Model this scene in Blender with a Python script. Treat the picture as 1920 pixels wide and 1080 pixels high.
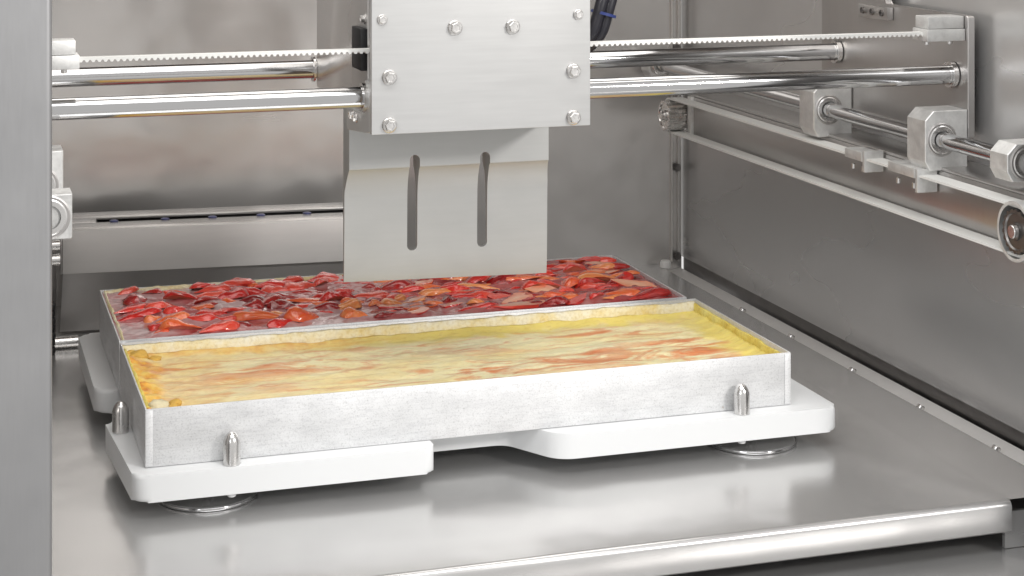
import bpy, bmesh, math, random
from mathutils import Vector, Matrix
R = math.radians
scene = bpy.context.scene
for o in list(bpy.data.objects): bpy.data.objects.remove(o)

# ------------------------------------------------------------------ camera
cam_d = bpy.data.cameras.new('camera'); cam = bpy.data.objects.new('camera', cam_d)
scene.collection.objects.link(cam); scene.camera = cam
cam.location = (-0.159, -1.4893, 0.4857); cam.rotation_euler = (R(90), 0, R(-17.6))
cam_d.sensor_width = 36; cam_d.lens = 63.375; cam_d.shift_y = -0.40625
cam_d.clip_start = 0.05; cam_d.clip_end = 50
# ------------------------------------------------------------------ world (plain studio surround)
w = bpy.data.worlds.new('World'); scene.world = w; w.use_nodes = True
bg = w.node_tree.nodes['Background']; bg.inputs[0].default_value = (1.0, 0.985, 0.965, 1); bg.inputs[1].default_value = 0.80
# ------------------------------------------------------------------ lamps
def area(name, loc, target, sx, sy, power, col=(1, 1, 1)):
    d = bpy.data.lights.new(name, 'AREA'); d.shape = 'RECTANGLE'; d.size = sx; d.size_y = sy; d.energy = power; d.color = col
    o = bpy.data.objects.new(name, d); scene.collection.objects.link(o); o.location = loc
    o.rotation_euler = (Vector(target) - Vector(loc)).to_track_quat('-Z', 'Y').to_euler()
    return o
area('key_softbox', (1.42, -1.95, 1.05), (0.3, 0.1, 0.1), 0.24, 0.24, 26.5, (1, 0.97, 0.94))
area('overhead_softbox', (0.2, -0.9, 1.5), (0.3, 0.3, 0.05), 1.2, 0.6, 14)
area('front_fill_softbox', (-1.3, -1.9, 0.9), (0.3, 0.2, 0.1), 0.8, 0.8, 9, (0.97, 0.98, 1))
area('interior_fill', (0.32, 0.16, 0.64), (0.32, 0.22, 0.0), 0.75, 0.55, 3.3, (1, 0.97, 0.93))  # unseen fill light, added to brighten the cabinet interior
# ------------------------------------------------------------------ exposure
vs = scene.view_settings; vs.view_transform = 'Standard'; vs.look = 'None'; vs.exposure = 0.0; vs.gamma = 1; vs.use_curve_mapping = False
scene.render.engine = 'CYCLES'
scene.cycles.max_bounces = 10; scene.cycles.glossy_bounces = 6; scene.cycles.blur_glossy = 1.0; scene.cycles.sample_clamp_indirect = 2.5

C = scene.collection
rng = random.Random(11)

# ================================================================== materials
def mat(name, base, metallic=0.0, rough=0.5):
    m = bpy.data.materials.new(name); m.use_nodes = True
    b = m.node_tree.nodes['Principled BSDF']
    b.inputs['Base Color'].default_value = (*base, 1); b.inputs['Metallic'].default_value = metallic; b.inputs['Roughness'].default_value = rough
    return m, m.node_tree, b
def node(nt, t, **kw):
    n = nt.nodes.new(t)
    for k, v in kw.items():
        if k in n.inputs: n.inputs[k].default_value = v
        else: setattr(n, k, v)
    return n
def noise(nt, scale3, sc, detail=4, coord='Object', rough=0.55):
    tc = node(nt, 'ShaderNodeTexCoord'); mp = node(nt, 'ShaderNodeMapping'); mp.inputs['Scale'].default_value = scale3
    nz = node(nt, 'ShaderNodeTexNoise'); nz.inputs['Scale'].default_value = sc; nz.inputs['Detail'].default_value = detail; nz.inputs['Roughness'].default_value = rough
    nt.links.new(tc.outputs[coord], mp.inputs[0]); nt.links.new(mp.outputs[0], nz.inputs['Vector'])
    return nz
def ramp(nt, src, stops):
    r = node(nt, 'ShaderNodeValToRGB'); e = r.color_ramp.elements
    while len(e) < len(stops): e.new(0.5)
    for el, (p, c) in zip(e, stops): el.position = p; el.color = (*c, 1) if len(c) == 3 else c
    nt.links.new(src, r.inputs[0]); return r
def mixc(nt, fac, a, b, mode='MIX'):
    n = node(nt, 'ShaderNodeMix'); n.data_type = 'RGBA'; n.blend_type = mode
    for i, v in ((0, fac), (6, a), (7, b)):
        if hasattr(v, 'links') or hasattr(v, 'is_linked'): nt.links.new(v, n.inputs[i])
        else: n.inputs[i].default_value = v if i == 0 else (*v, 1)
    return n.outputs[2]
def brushed(name, base, rough, grain=(2, 120, 120), rvar=0.12, bump=0.12, blotch=0.10, bsc=5, metallic=1.0, gcol=0.955, wave=0.0):
    """brushed / rolled metal: fine grain along one axis plus broad uneven polish"""
    m, nt, b = mat(name, base, metallic, rough)
    g = noise(nt, grain, 6, 3); bl = noise(nt, (1, 1, 1), bsc, 4)
    c0 = tuple(max(0, x * (1 - blotch)) for x in base); c1 = tuple(min(1, x * (1 + blotch)) for x in base)
    cr = ramp(nt, bl.outputs[0], [(0.3, c0), (0.7, c1)])
    gr = ramp(nt, g.outputs[0], [(0.25, (gcol,) * 3), (0.75, (1, 1, 1))])
    nt.links.new(mixc(nt, 1.0, cr.outputs[0], gr.outputs[0], 'MULTIPLY'), b.inputs['Base Color'])
    add = node(nt, 'ShaderNodeMath', operation='ADD'); nt.links.new(g.outputs[0], add.inputs[0]); nt.links.new(bl.outputs[0], add.inputs[1])
    mr = node(nt, 'ShaderNodeMapRange'); mr.inputs[1].default_value = 0.6; mr.inputs[2].default_value = 1.4
    mr.inputs[3].default_value = max(0.02, rough - rvar); mr.inputs[4].default_value = rough + rvar
    nt.links.new(add.outputs[0], mr.inputs[0]); nt.links.new(mr.outputs[0], b.inputs['Roughness'])
    if bump < 0.01:
        if wave:                                        # sheet metal is never quite flat
            wn = noise(nt, (1, 1, 1), 7, 2); wb = node(nt, 'ShaderNodeBump'); wb.inputs['Strength'].default_value = 1.0; wb.inputs['Distance'].default_value = wave
            nt.links.new(wn.outputs[0], wb.inputs['Height']); nt.links.new(wb.outputs[0], b.inputs['Normal'])
        return m
    bp = node(nt, 'ShaderNodeBump'); bp.inputs['Strength'].default_value = bump; bp.inputs['Distance'].default_value = 0.0004
    nt.links.new(g.outputs[0], bp.inputs['Height']); nt.links.new(bp.outputs[0], b.inputs['Normal'])
    return m
M = {}
M['floor'] = brushed('stainless_floor', (0.58, 0.575, 0.57), 0.22, (4, 60, 3), 0.02, 0.0, 0.06, 5, 0.72, 0.98, 0.0025)
M['back'] = brushed('stainless_back', (0.70, 0.685, 0.67), 0.25, (1, 1, 9), 0.03, 0.0, 0.05, 2, 0.66, 0.99, 0.0055)
M['side'] = brushed('stainless_side', (0.50, 0.485, 0.475), 0.34, (2, 40, 4), 0.05, 0.008, 0.05, 4, 0.9)
M['post'] = brushed('stainless_post', (0.31, 0.31, 0.315), 0.45, (110, 110, 6), 0.05, 0.05, 0.08, 9, 0.7)
M['alu'] = brushed('brushed_aluminium', (0.60, 0.60, 0.595), 0.50, (3, 60, 60), 0.05, 0.04, 0.03, 8, 0.6, 0.93)
M['blade'] = brushed('titanium_blade', (0.48, 0.485, 0.48), 0.46, (4, 40, 50), 0.04, 0.03, 0.04, 14, 0.6)
M['wall'] = brushed('stainless_wall', (0.62, 0.615, 0.61), 0.27, (0.3, 0.4, 1.2), 0.03, 0.0, 0.03, 1.5, 0.68, 0.998, 0.0022)
M['satin'] = brushed('satin_steel', (0.76, 0.745, 0.73), 0.50, (3, 30, 30), 0.04, 0.02, 0.03, 8, 0.35)
M['rod'] = mat('chromed_rod', (0.54, 0.54, 0.545), 1, 0.10)[0]
M['steel'] = brushed('turned_steel', (0.70, 0.69, 0.68), 0.25, (20, 20, 20), 0.1, 0.1, 0.06, 60)
M['darksteel'] = brushed('dark_steel', (0.22, 0.21, 0.205), 0.4, (20, 20, 20), 0.1, 0.1, 0.1, 40)
M['cast'] = brushed('cast_block', (0.74, 0.74, 0.73), 0.55, (60, 60, 60), 0.08, 0.4, 0.10, 90, 0.75)
M['tray'] = None
M['plastic'] = mat('white_board', (0.70, 0.71, 0.715), 0, 0.42)[0]
_b = M['plastic'].node_tree.nodes['Principled BSDF']; _b.inputs['Subsurface Weight'].default_value = 0.12; _b.inputs['Subsurface Radius'].default_value = (0.006,) * 3; _b.inputs['Subsurface Scale'].default_value = 1
M['nylon'] = mat('white_nylon', (0.80, 0.80, 0.79), 0, 0.45)[0]
M['belt'] = mat('toothed_belt', (0.74, 0.74, 0.72), 0, 0.5)[0]
M['rubber'] = mat('black_rubber', (0.012, 0.012, 0.013), 0, 0.6)[0]
M['cable'] = mat('black_cable', (0.02, 0.02, 0.028), 0, 0.35)[0]
M['tie'] = mat('blue_tie', (0.03, 0.05, 0.20), 0, 0.4)[0]
M['led'] = mat('blue_nozzle', (0.06, 0.07, 0.20), 0.3, 0.3)[0]
M['dark'] = mat('slot_shade_black', (0.02, 0.02, 0.02), 0, 0.8)[0]  # near-black standing in for the shade inside the trough slot
def tray_mat():
    m, nt, b = mat('aluminised_tray', (0.74, 0.745, 0.75), 0.55, 0.5)
    s = noise(nt, (1, 1, 1), 800, 3, rough=0.7); l = noise(nt, (1, 1, 2.2), 22, 5)
    sp = ramp(nt, s.outputs[0], [(0.28, (0.58, 0.58, 0.58)), (0.45, (0.78, 0.785, 0.79)), (0.75, (0.84, 0.845, 0.85))])
    lr = ramp(nt, l.outputs[0], [(0.3, (0.84, 0.84, 0.84)), (0.65, (1, 1, 1))])
    ws = noise(nt, (14, 14, 150), 3, 4, rough=0.7); wr = ramp(nt, ws.outputs[0], [(0.36, (0.80, 0.80, 0.81)), (0.5, (1, 1, 1))])
    st = noise(nt, (1, 1, 1), 60, 2); sr = ramp(nt, st.outputs[0], [(0.235, (0.45, 0.36, 0.28)), (0.265, (1, 1, 1))])
    c = mixc(nt, 1.0, sp.outputs[0], lr.outputs[0], 'MULTIPLY'); c = mixc(nt, 0.5, c, wr.outputs[0], 'MULTIPLY')
    nt.links.new(mixc(nt, 1.0, c, sr.outputs[0], 'MULTIPLY'), b.inputs['Base Color'])
    bp = node(nt, 'ShaderNodeBump'); bp.inputs['Strength'].default_value = 0.15; bp.inputs['Distance'].default_value = 0.0005
    nt.links.new(s.outputs[0], bp.inputs['Height']); nt.links.new(bp.outputs[0], b.inputs['Normal'])
    return m
M['tray'] = tray_mat()
def custard_mat():
    m, nt, b = mat('baked_custard', (0.72, 0.58, 0.25), 0, 0.42)
    st = noise(nt, (6.0, 22, 8), 1.7, 5, rough=0.6); st.inputs['Distortion'].default_value = 1.1
    bl = noise(nt, (1, 1.6, 1), 11, 3); fi = noise(nt, (1, 2, 1), 160, 3)
    base = ramp(nt, bl.outputs[0], [(0.3, (0.79, 0.63, 0.29)), (0.5, (0.80, 0.71, 0.41)), (0.75, (0.78, 0.74, 0.49))])
    mask = ramp(nt, st.outputs[0], [(0.51, (0, 0, 0)), (0.56, (0.6,) * 3), (0.62, (0.95,) * 3)])
    big = ramp(nt, noise(nt, (3.2, 7, 1), 1.9, 2).outputs[0], [(0.36, (0.10,) * 3), (0.62, (1, 1, 1))])
    mm = node(nt, 'ShaderNodeMath', operation='MULTIPLY'); nt.links.new(mask.outputs[0], mm.inputs[0]); nt.links.new(big.outputs[0], mm.inputs[1])
    fs = noise(nt, (9, 48, 8), 1.3, 4, rough=0.6); fs.inputs['Distortion'].default_value = 1.6
    fm = ramp(nt, fs.outputs[0], [(0.55, (0, 0, 0)), (0.68, (0.6,) * 3)])
    c0 = mixc(nt, mm.outputs[0], base.outputs[0], (0.64, 0.20, 0.07))
    c0 = mixc(nt, fm.outputs[0], c0, (0.58, 0.15, 0.05))
    va = node(nt, 'ShaderNodeVertexColor'); va.layer_name = 'crust'; sc = node(nt, 'ShaderNodeSeparateColor'); nt.links.new(va.outputs[0], sc.inputs[0])
    cn = noise(nt, (1, 1, 1), 70, 4)
    gcol = ramp(nt, cn.outputs[0], [(0.30, (0.55, 0.19, 0.03)), (0.47, (0.74, 0.40, 0.07)), (0.65, (0.80, 0.56, 0.15))])
    c0 = mixc(nt, sc.outputs[1], c0, (0.76, 0.62, 0.17))
    c1 = mixc(nt, sc.outputs[0], c0, gcol.outputs[0])
    sp = ramp(nt, fi.outputs[0], [(0.28, (0.80, 0.72, 0.6)), (0.5, (1, 1, 1))])
    nt.links.new(mixc(nt, 0.6, c1, sp.outputs[0], 'MULTIPLY'), b.inputs['Base Color'])
    b.inputs['Subsurface Weight'].default_value = 0.15; b.inputs['Subsurface Radius'].default_value = (0.01, 0.006, 0.002); b.inputs['Subsurface Scale'].default_value = 0.6
    bp = node(nt, 'ShaderNodeBump'); bp.inputs['Strength'].default_value = 0.35; bp.inputs['Distance'].default_value = 0.002
    nt.links.new(st.outputs[0], bp.inputs['Height']); nt.links.new(bp.outputs[0], b.inputs['Normal'])
    return m
M['custard'] = custard_mat()
def crust_mat(name, a, bcol, c):
    m, nt, b = mat(name, a, 0, 0.6)
    n1 = noise(nt, (1, 1, 1), 45, 5, rough=0.65); n2 = noise(nt, (1, 1, 1), 300, 3)
    r1 = ramp(nt, n1.outputs[0], [(0.30, c), (0.48, bcol), (0.66, a)])
    r2 = ramp(nt, n2.outputs[0], [(0.3, (0.78, 0.72, 0.6)), (0.55, (1, 1, 1))])
    nt.links.new(mixc(nt, 0.7, r1.outputs[0], r2.outputs[0], 'MULTIPLY'), b.inputs['Base Color'])
    bp = node(nt, 'ShaderNodeBump'); bp.inputs['Strength'].default_value = 0.5; bp.inputs['Distance'].default_value = 0.0015
    nt.links.new(n2.outputs[0], bp.inputs['Height']); nt.links.new(bp.outputs[0], b.inputs['Normal'])
    return m
M['crust_pale'] = crust_mat('pale_crust', (0.80, 0.76, 0.62), (0.78, 0.70, 0.46), (0.72, 0.56, 0.22))
M['crust_gold'] = crust_mat('golden_crust', (0.78, 0.60, 0.16), (0.74, 0.44, 0.08), (0.58, 0.24, 0.04))
M['crust_yellow'] = crust_mat('yellow_crust', (0.74, 0.66, 0.22), (0.72, 0.58, 0.13), (0.60, 0.42, 0.07))
def jelly_mat():
    m, nt, b = mat('fruit_glaze', (0.4, 0.1, 0.1), 0, 0.10)
    n1 = noise(nt, (1, 1, 1), 16, 5, rough=0.6); n2 = noise(nt, (1, 1, 1), 90, 3)
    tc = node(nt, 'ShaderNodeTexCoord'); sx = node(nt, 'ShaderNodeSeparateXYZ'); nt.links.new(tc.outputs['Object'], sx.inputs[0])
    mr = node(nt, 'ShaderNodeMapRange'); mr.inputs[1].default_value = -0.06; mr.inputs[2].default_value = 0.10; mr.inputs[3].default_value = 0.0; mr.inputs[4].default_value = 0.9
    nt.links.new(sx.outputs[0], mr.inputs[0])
    left = ramp(nt, n1.outputs[0], [(0.30, (0.26, 0.02, 0.02)), (0.44, (0.42, 0.12, 0.12)), (0.60, (0.48, 0.32, 0.32))])  # pale grey reflections put into the colour, over the glaze's own creamy pink
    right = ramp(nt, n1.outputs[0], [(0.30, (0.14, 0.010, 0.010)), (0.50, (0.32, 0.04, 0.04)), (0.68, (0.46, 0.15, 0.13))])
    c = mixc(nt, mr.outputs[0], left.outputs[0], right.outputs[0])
    nt.links.new(c, b.inputs['Base Color'])
    bp = node(nt, 'ShaderNodeBump'); bp.inputs['Strength'].default_value = 0.35; bp.inputs['Distance'].default_value = 0.002
    nt.links.new(n2.outputs[0], bp.inputs['Height']); nt.links.new(bp.outputs[0], b.inputs['Normal'])
    return m
M['jelly'] = jelly_mat()
def berry_mat(name, stops, gloss=0.22, core=None):
    m, nt, b = mat(name, stops[1], 0, gloss)
    oi = node(nt, 'ShaderNodeObjectInfo'); n1 = noise(nt, (1, 2.5, 2.5), 130, 5); n2 = noise(nt, (1, 1, 1), 420, 2)
    add = node(nt, 'ShaderNodeMath', operation='MULTIPLY_ADD'); nt.links.new(oi.outputs['Random'], add.inputs[0]); add.inputs[1].default_value = 0.5
    mul = node(nt, 'ShaderNodeMath', operation='MULTIPLY'); nt.links.new(n1.outputs[0], mul.inputs[0]); mul.inputs[1].default_value = 0.75
    nt.links.new(mul.outputs[0], add.inputs[2])
    r = ramp(nt, add.outputs[0], [(0.25, stops[0]), (0.55, stops[1]), (0.9, stops[2])])
    if core:
        va = node(nt, 'ShaderNodeVertexColor'); va.layer_name = 'core'
        nt.links.new(mixc(nt, va.outputs[0], r.outputs[0], core), b.inputs['Base Color'])
    else: nt.links.new(r.outputs[0], b.inputs['Base Color'])
    b.inputs['Subsurface Weight'].default_value = 0.12; b.inputs['Subsurface Radius'].default_value = (0.006, 0.0015, 0.001); b.inputs['Subsurface Scale'].default_value = 0.5
    b.inputs['Coat Weight'].default_value = 0.6; b.inputs['Coat Roughness'].default_value = 0.08
    bp = node(nt, 'ShaderNodeBump'); bp.inputs['Strength'].default_value = 0.4; bp.inputs['Distance'].default_value = 0.0008
    nt.links.new(n2.outputs[0], bp.inputs['Height']); nt.links.new(bp.outputs[0], b.inputs['Normal'])
    return m
M['berry_red'] = berry_mat('strawberry_red', ((0.40, 0.008, 0.008), (0.66, 0.028, 0.020), (0.78, 0.10, 0.06)))
M['berry_dark'] = berry_mat('strawberry_dark', ((0.11, 0.003, 0.004), (0.30, 0.010, 0.010), (0.55, 0.03, 0.022)))
M['berry_orange'] = berry_mat('strawberry_orange', ((0.66, 0.05, 0.018), (0.76, 0.14, 0.04), (0.78, 0.30, 0.10)))
M['flesh'] = berry_mat('strawberry_flesh', ((0.60, 0.04, 0.025), (0.74, 0.13, 0.06), (0.78, 0.27, 0.14)), 0.25, (0.82, 0.50, 0.33))

# ================================================================== helpers
def put(o, parent=None, loc=None, rot=None):
    C.objects.link(o)
    if parent is not None: o.parent = parent
    if loc is not None: o.location = loc
    if rot is not None: o.rotation_euler = rot
    return o
def mesh(name, bm, m, parent=None, smooth=False, loc=None, rot=None):
    me = bpy.data.meshes.new(name); bmesh.ops.recalc_face_normals(bm, faces=bm.faces)
    bm.to_mesh(me); bm.free()
    for x in (m if isinstance(m, (list, tuple)) else [m]): me.materials.append(x)
    if smooth:
        for p in me.polygons: p.use_smooth = True
        if smooth != 'all': me.set_sharp_from_angle(angle=R(smooth if smooth is not True else 35))
    return put(bpy.data.objects.new(name, me), parent, loc, rot)
def tag(o, label, cat, group=None):
    o['label'] = label; o['category'] = cat
    if group: o['group'] = group
    return o
def struct(o): o['kind'] = 'structure'; return o
def thing(name, label, cat, loc=(0, 0, 0), group=None):
    o = bpy.data.objects.new(name, None); o.empty_display_size = 0.02; put(o, None, loc); return tag(o, label, cat, group)
def box_bm(x0, x1, y0, y1, z0, z1, bev=0.0, seg=2, bm=None):
    own = bmesh.new()
    vs = [own.verts.new((x, y, z)) for x in (x0, x1) for y in (y0, y1) for z in (z0, z1)]
    for f in ((0, 1, 3, 2), (4, 6, 7, 5), (0, 4, 5, 1), (2, 3, 7, 6), (0, 2, 6, 4), (1, 5, 7, 3)): own.faces.new([vs[i] for i in f])
    if bev > 0: bmesh.ops.bevel(own, geom=own.edges[:], offset=bev, segments=seg, profile=0.5, affect='EDGES')
    if bm is None: return own
    me = bpy.data.meshes.new('tmp'); own.to_mesh(me); own.free(); bm.from_mesh(me); bpy.data.meshes.remove(me); return bm
def box(name, x0, x1, y0, y1, z0, z1, m, parent=None, bev=0.0008, seg=2):
    off = parent.matrix_basis.translation if parent is not None else Vector((0, 0, 0))
    cx, cy, cz = (x0 + x1) / 2, (y0 + y1) / 2, (z0 + z1) / 2
    o = mesh(name, box_bm(x0 - cx, x1 - cx, y0 - cy, y1 - cy, z0 - cz, z1 - cz, bev, seg), m, parent, 40)
    o.location = Vector((cx, cy, cz)) - off
    return o
def lathe_bm(profile, n=28, axis='Z'):
    """profile: list of (radius, height), closed on the axis at both ends"""
    bm = bmesh.new(); rings = []
    for r, h in profile:
        if r < 1e-6: rings.append([bm.verts.new((0, 0, h))])
        else: rings.append([bm.verts.new((r * math.cos(2 * math.pi * i / n), r * math.sin(2 * math.pi * i / n), h)) for i in range(n)])
    for a, b in zip(rings, rings[1:]):
        for i in range(n):
            j = (i + 1) % n
            if len(a) == 1 and len(b) == 1: continue
            if len(a) == 1: bm.faces.new((a[0], b[i], b[j]))
            elif len(b) == 1: bm.faces.new((a[i], a[j], b[0]))
            else: bm.faces.new((a[i], a[j], b[j], b[i]))
    rot = {'Z': Matrix(), 'X': Matrix.Rotation(R(90), 4, 'Y'), 'Y': Matrix.Rotation(R(-90), 4, 'X')}[axis]
    bmesh.ops.transform(bm, matrix=rot, verts=bm.verts); return bm
def cyl_bm(r, h0, h1, axis, n=28, ch=0.0006):
    return lathe_bm([(0, h0), (r - ch, h0), (r, h0 + ch), (r, h1 - ch), (r - ch, h1), (0, h1)], n, axis)
def prism_bm(pts, t, axis='Z', bev=0.0, seg=2, bev_all=False):
    """extrude the outline pts (u,v) by t; axis Z: u=x v=y; Y: u=x v=z; X: u=y v=z"""
    def P(u, v, q): return {'Z': (u, v, q), 'Y': (u, q, v), 'X': (q, u, v)}[axis]
    bm = bmesh.new(); a = [bm.verts.new(P(u, v, 0)) for u, v in pts]; b = [bm.verts.new(P(u, v, t)) for u, v in pts]
    bm.faces.new(a); bm.faces.new(b[::-1]); n = len(pts)
    for i in range(n): bm.faces.new((a[i], a[(i + 1) % n], b[(i + 1) % n], b[i]))
    if bev:
        s = set(a) | set(b)
        ed = [e for e in bm.edges if (e.verts[0] in a and e.verts[1] in a) or (e.verts[0] in b and e.verts[1] in b)]
        bmesh.ops.bevel(bm, geom=ed if not bev_all else bm.edges[:], offset=bev, segments=seg, profile=0.5, affect='EDGES')
    return bm
def round_poly(pts, rad, n=8):
    """pts [(x,y)] with one radius each; fillets every corner"""
    out = []; N = len(pts)
    for i in range(N):
        p0, p, p2 = Vector(pts[i - 1]), Vector(pts[i]), Vector(pts[(i + 1) % N]); r = rad[i] if isinstance(rad, (list, tuple)) else rad
        if r <= 0: out.append(tuple(p)); continue
        d0 = (p0 - p).normalized(); d1 = (p2 - p).normalized(); ang = d0.angle(d1); t = r / math.tan(ang / 2)
        a = p + d0 * t; b = p + d1 * t
        for k in range(n + 1):
            s = k / n; q = a * (1 - s) ** 2 + p * 2 * s * (1 - s) * 1.0 + b * s ** 2
            out.append((q.x, q.y))
    return out
def tube_bm(path, r, n=10):
    bm = bmesh.new(); rings = []; P = [Vector(p) for p in path]
    for i, p in enumerate(P):
        t = (P[min(i + 1, len(P) - 1)] - P[max(i - 1, 0)]).normalized()
        u = t.orthogonal().normalized() if i == 0 else (u - t * u.dot(t)).normalized(); v = t.cross(u)
        rings.append([bm.verts.new(p + (u * math.cos(2 * math.pi * k / n) + v * math.sin(2 * math.pi * k / n)) * r) for k in range(n)])
    for a, b in zip(rings, rings[1:]):
        for k in range(n): bm.faces.new((a[k], a[(k + 1) % n], b[(k + 1) % n], b[k]))
    bm.faces.new(rings[0]); bm.faces.new(rings[-1][::-1]); return bm
def hexbolt_mesh(name, af, hh, fl, m):
    """flanged hexagon bolt head, axis along -Y (towards the front)"""
    bm = bmesh.new(); r = af / 2 / math.cos(R(30))
    def ring(rad, n, y, ph=0): return [bm.verts.new((rad * math.cos(2 * math.pi * i / n + ph), -y, rad * math.sin(2 * math.pi * i / n + ph))) for i in range(n)]
    a = ring(fl, 24, 0); b = ring(fl, 24, hh * 0.12); c = ring(fl * 0.86, 24, hh * 0.28)
    for p, q in ((a, b), (b, c)):
        for i in range(24): bm.faces.new((p[i], p[(i + 1) % 24], q[(i + 1) % 24], q[i]))
    bm.faces.new(c[::-1])
    d = ring(r, 6, hh * 0.2); e = ring(r, 6, hh * 0.88); f = ring(r * 0.86, 6, hh); g = ring(r * 0.62, 6, hh); k = ring(r * 0.55, 6, hh * 0.9)
    for p, q in ((d, e), (e, f), (f, g), (g, k)):
        for i in range(6): bm.faces.new((p[i], p[(i + 1) % 6], q[(i + 1) % 6], q[i]))
    bm.faces.new(k[::-1])
    me = bpy.data.meshes.new(name); bmesh.ops.recalc_face_normals(bm, faces=bm.faces); bm.to_mesh(me); bm.free(); me.materials.append(m)
    return me
def inst(name, me, parent, loc, rot=None):
    return put(bpy.data.objects.new(name, me), parent, loc, rot)
def cut(o, cutters):
    for c in cutters:
        md = o.modifiers.new('b', 'BOOLEAN'); md.operation = 'DIFFERENCE'; md.object = c; md.solver = 'EXACT'
    bpy.context.view_layer.update()
    me = bpy.data.meshes.new_from_object(o.evaluated_get(bpy.context.evaluated_depsgraph_get()))
    o.modifiers.clear(); old = o.data; o.data = me; bpy.data.meshes.remove(old)
    for c in cutters: bpy.data.objects.remove(c)

# ================================================================== the setting: stainless cabinet
ZS = -0.037                                            # shelf surface
def shelf():
    # profile in (y,z): flat top, rolled front edge, flange, return lip
    yf, rr = -0.187, 0.0055; pts = [(0.746, ZS)]
    for k in range(9):
        a = R(90 + 90 * k / 8); pts.append((yf + rr + rr * math.cos(a), ZS - rr + rr * math.sin(a)))
    pts += [(yf, -0.0614), (yf + 0.002, -0.0634), (yf + 0.03, -0.0634)]
    bm = bmesh.new(); a = [bm.verts.new((-0.14, y, z)) for y, z in pts]; b = [bm.verts.new((0.690, y, z)) for y, z in pts]
    for i in range(len(pts) - 1): bm.faces.new((a[i], a[i + 1], b[i + 1], b[i]))
    o = struct(mesh('shelf', bm, M['floor'], None, 50))
    # side strip of the deck: bent down along the right wall
    pr = [(0.6902, ZS), (0.7500, ZS)] + [(0.7500 + 0.004 * math.sin(R(15 * k)), ZS - 0.004 + 0.004 * math.cos(R(15 * k))) for k in range(1, 4)] + [(0.7660, ZS - 0.010)]
    bm = bmesh.new(); a = [bm.verts.new((x, -0.183, z)) for x, z in pr]; b = [bm.verts.new((x, 0.746, z)) for x, z in pr]
    for i in range(len(pr) - 1): bm.faces.new((a[i], a[i + 1], b[i + 1], b[i]))
    mesh('side_strip', bm, M['floor'], o, 30)
shelf()
bm = bmesh.new(); bm.faces.new([bm.verts.new(p) for p in ((0.7665, -0.18, -0.0475), (0.7860, -0.18, -0.0440), (0.7860, 0.744, -0.0440), (0.7665, 0.744, -0.0475))])
struct(mesh('gutter_strip', bm, M['satin']))
struct(box('back_wall', -0.14, 0.7885, 0.746, 0.752, -0.08, 0.80, M['back'], None, 0))
struct(box('right_wall', 0.7900, 0.796, -0.205, 0.752, -0.030, 0.80, M['wall'], None, 0))
struct(box('left_wall', -0.146, -0.1405, -0.20, 0.752, -0.25, 0.80, M['side'], None, 0))
struct(box('left_door_jamb', -0.30, -0.0869, -0.238, -0.205, -0.30, 0.80, M['post'], None, 0.004, 4))
struct(box('right_door_jamb', 0.704, 0.95, -0.238, -0.207, -0.30, 0.80, M['post'], None, 0.004, 4))
struct(box('lower_panel', -0.14, 1.05, -0.34, 0.70, -0.086, -0.081, M['floor'], None, 0))
struct(box('right_wall_skirt', 0.7905, 0.796, -0.203, 0.744, -0.0800, -0.0302, M['darksteel'], None, 0))
struct(box('strip_front', 0.6905, 0.7895, -0.176, -0.172, -0.0805, -0.0500, M['wall'], None, 0))
struct(box('added_shade_roof', -0.14, 0.7895, -0.20, 0.7455, 0.66, 0.666, M['side'], None, 0))  # unseen cover, added to keep out ambient light and deepen the shade inside
# rear right corner trim
ct = tag(box('corner_trim', 0.772, 0.7735, 0.7405, 0.7455, -0.035, 0.65, M['satin'], None, 0.0005), 'thin bright vertical trim strip in the corner between back and side wall', 'trim')
for z in (0.091, -0.027, 0.25):
    mesh('screw', lathe_bm([(0, -0.004), (0.004, -0.004), (0.004, -0.001), (0.0055, -0.001), (0.0055, 0.002), (0, 0.002)], 12, 'Y'), M['darksteel'], ct, 30,
         (0.0065, -0.004, z - 0.3075))
box('strip', 0.7815, 0.7830, 0.7400, 0.7455, -0.035, 0.65, M['satin'], ct, 0.0004)
# bolts along the gutter between deck and right wall
for i, y in enumerate((0.4985, 0.3686, 0.224, 0.0848, -0.0489)):
    o = mesh('gutter_bolt', lathe_bm([(0, 0.0), (0.006, 0.0), (0.006, 0.002), (0.0042, 0.002), (0.0042, 0.007), (0.003, 0.008), (0, 0.008)], 14), M['steel'], None, 30, (0.7605, y, -0.0475), (0, R(30), 0))
    tag(o, 'small steel bolt in the gutter between steel deck and side wall', 'bolt', 'bolts along the gutter beside the side wall')

# ================================================================== carrier board with locating pins
cb = thing('carrier_board', 'white plastic carrier board with locating pins under both baking trays', 'board', (0.3, 0.2, ZS))
def board():
    L, Rr, F, B = -0.021, 0.619, -0.019, 0.455
    pts = [(L + 0.010, F), (0.240, F), (0.240, 0.036), (0.318, 0.036), (0.350, F), (Rr, F), (Rr, B), (0.40, B), (0.38, 0.40), (0.26, 0.40), (0.24, B), (L, B), (L, 0.232), (0.03, 0.232), (0.03, 0.136), (L, 0.136)]
    rad = [0.016, 0.010, 0.004, 0.020, 0.030, 0.012, 0.012, 0.01, 0.01, 0.01, 0.01, 0.016, 0.022, 0.01, 0.01, 0.008]
    pl = round_poly(pts, rad, 8)
    bm = prism_bm([(x - 0.3, y - 0.2) for x, y in pl], 0.022, 'Z', 0.0035, 3)
    bmesh.ops.translate(bm, vec=(0, 0, 0.015), verts=bm.verts)
    mesh('board', bm, M['plastic'], cb, 50)
board()
pin_bm = lathe_bm([(0, 0), (0.0072, 0), (0.0072, 0.017), (0.0068, 0.0195), (0.0056, 0.0225), (0.0040, 0.0248), (0.0022, 0.0262), (0, 0.0266)], 28)
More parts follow.
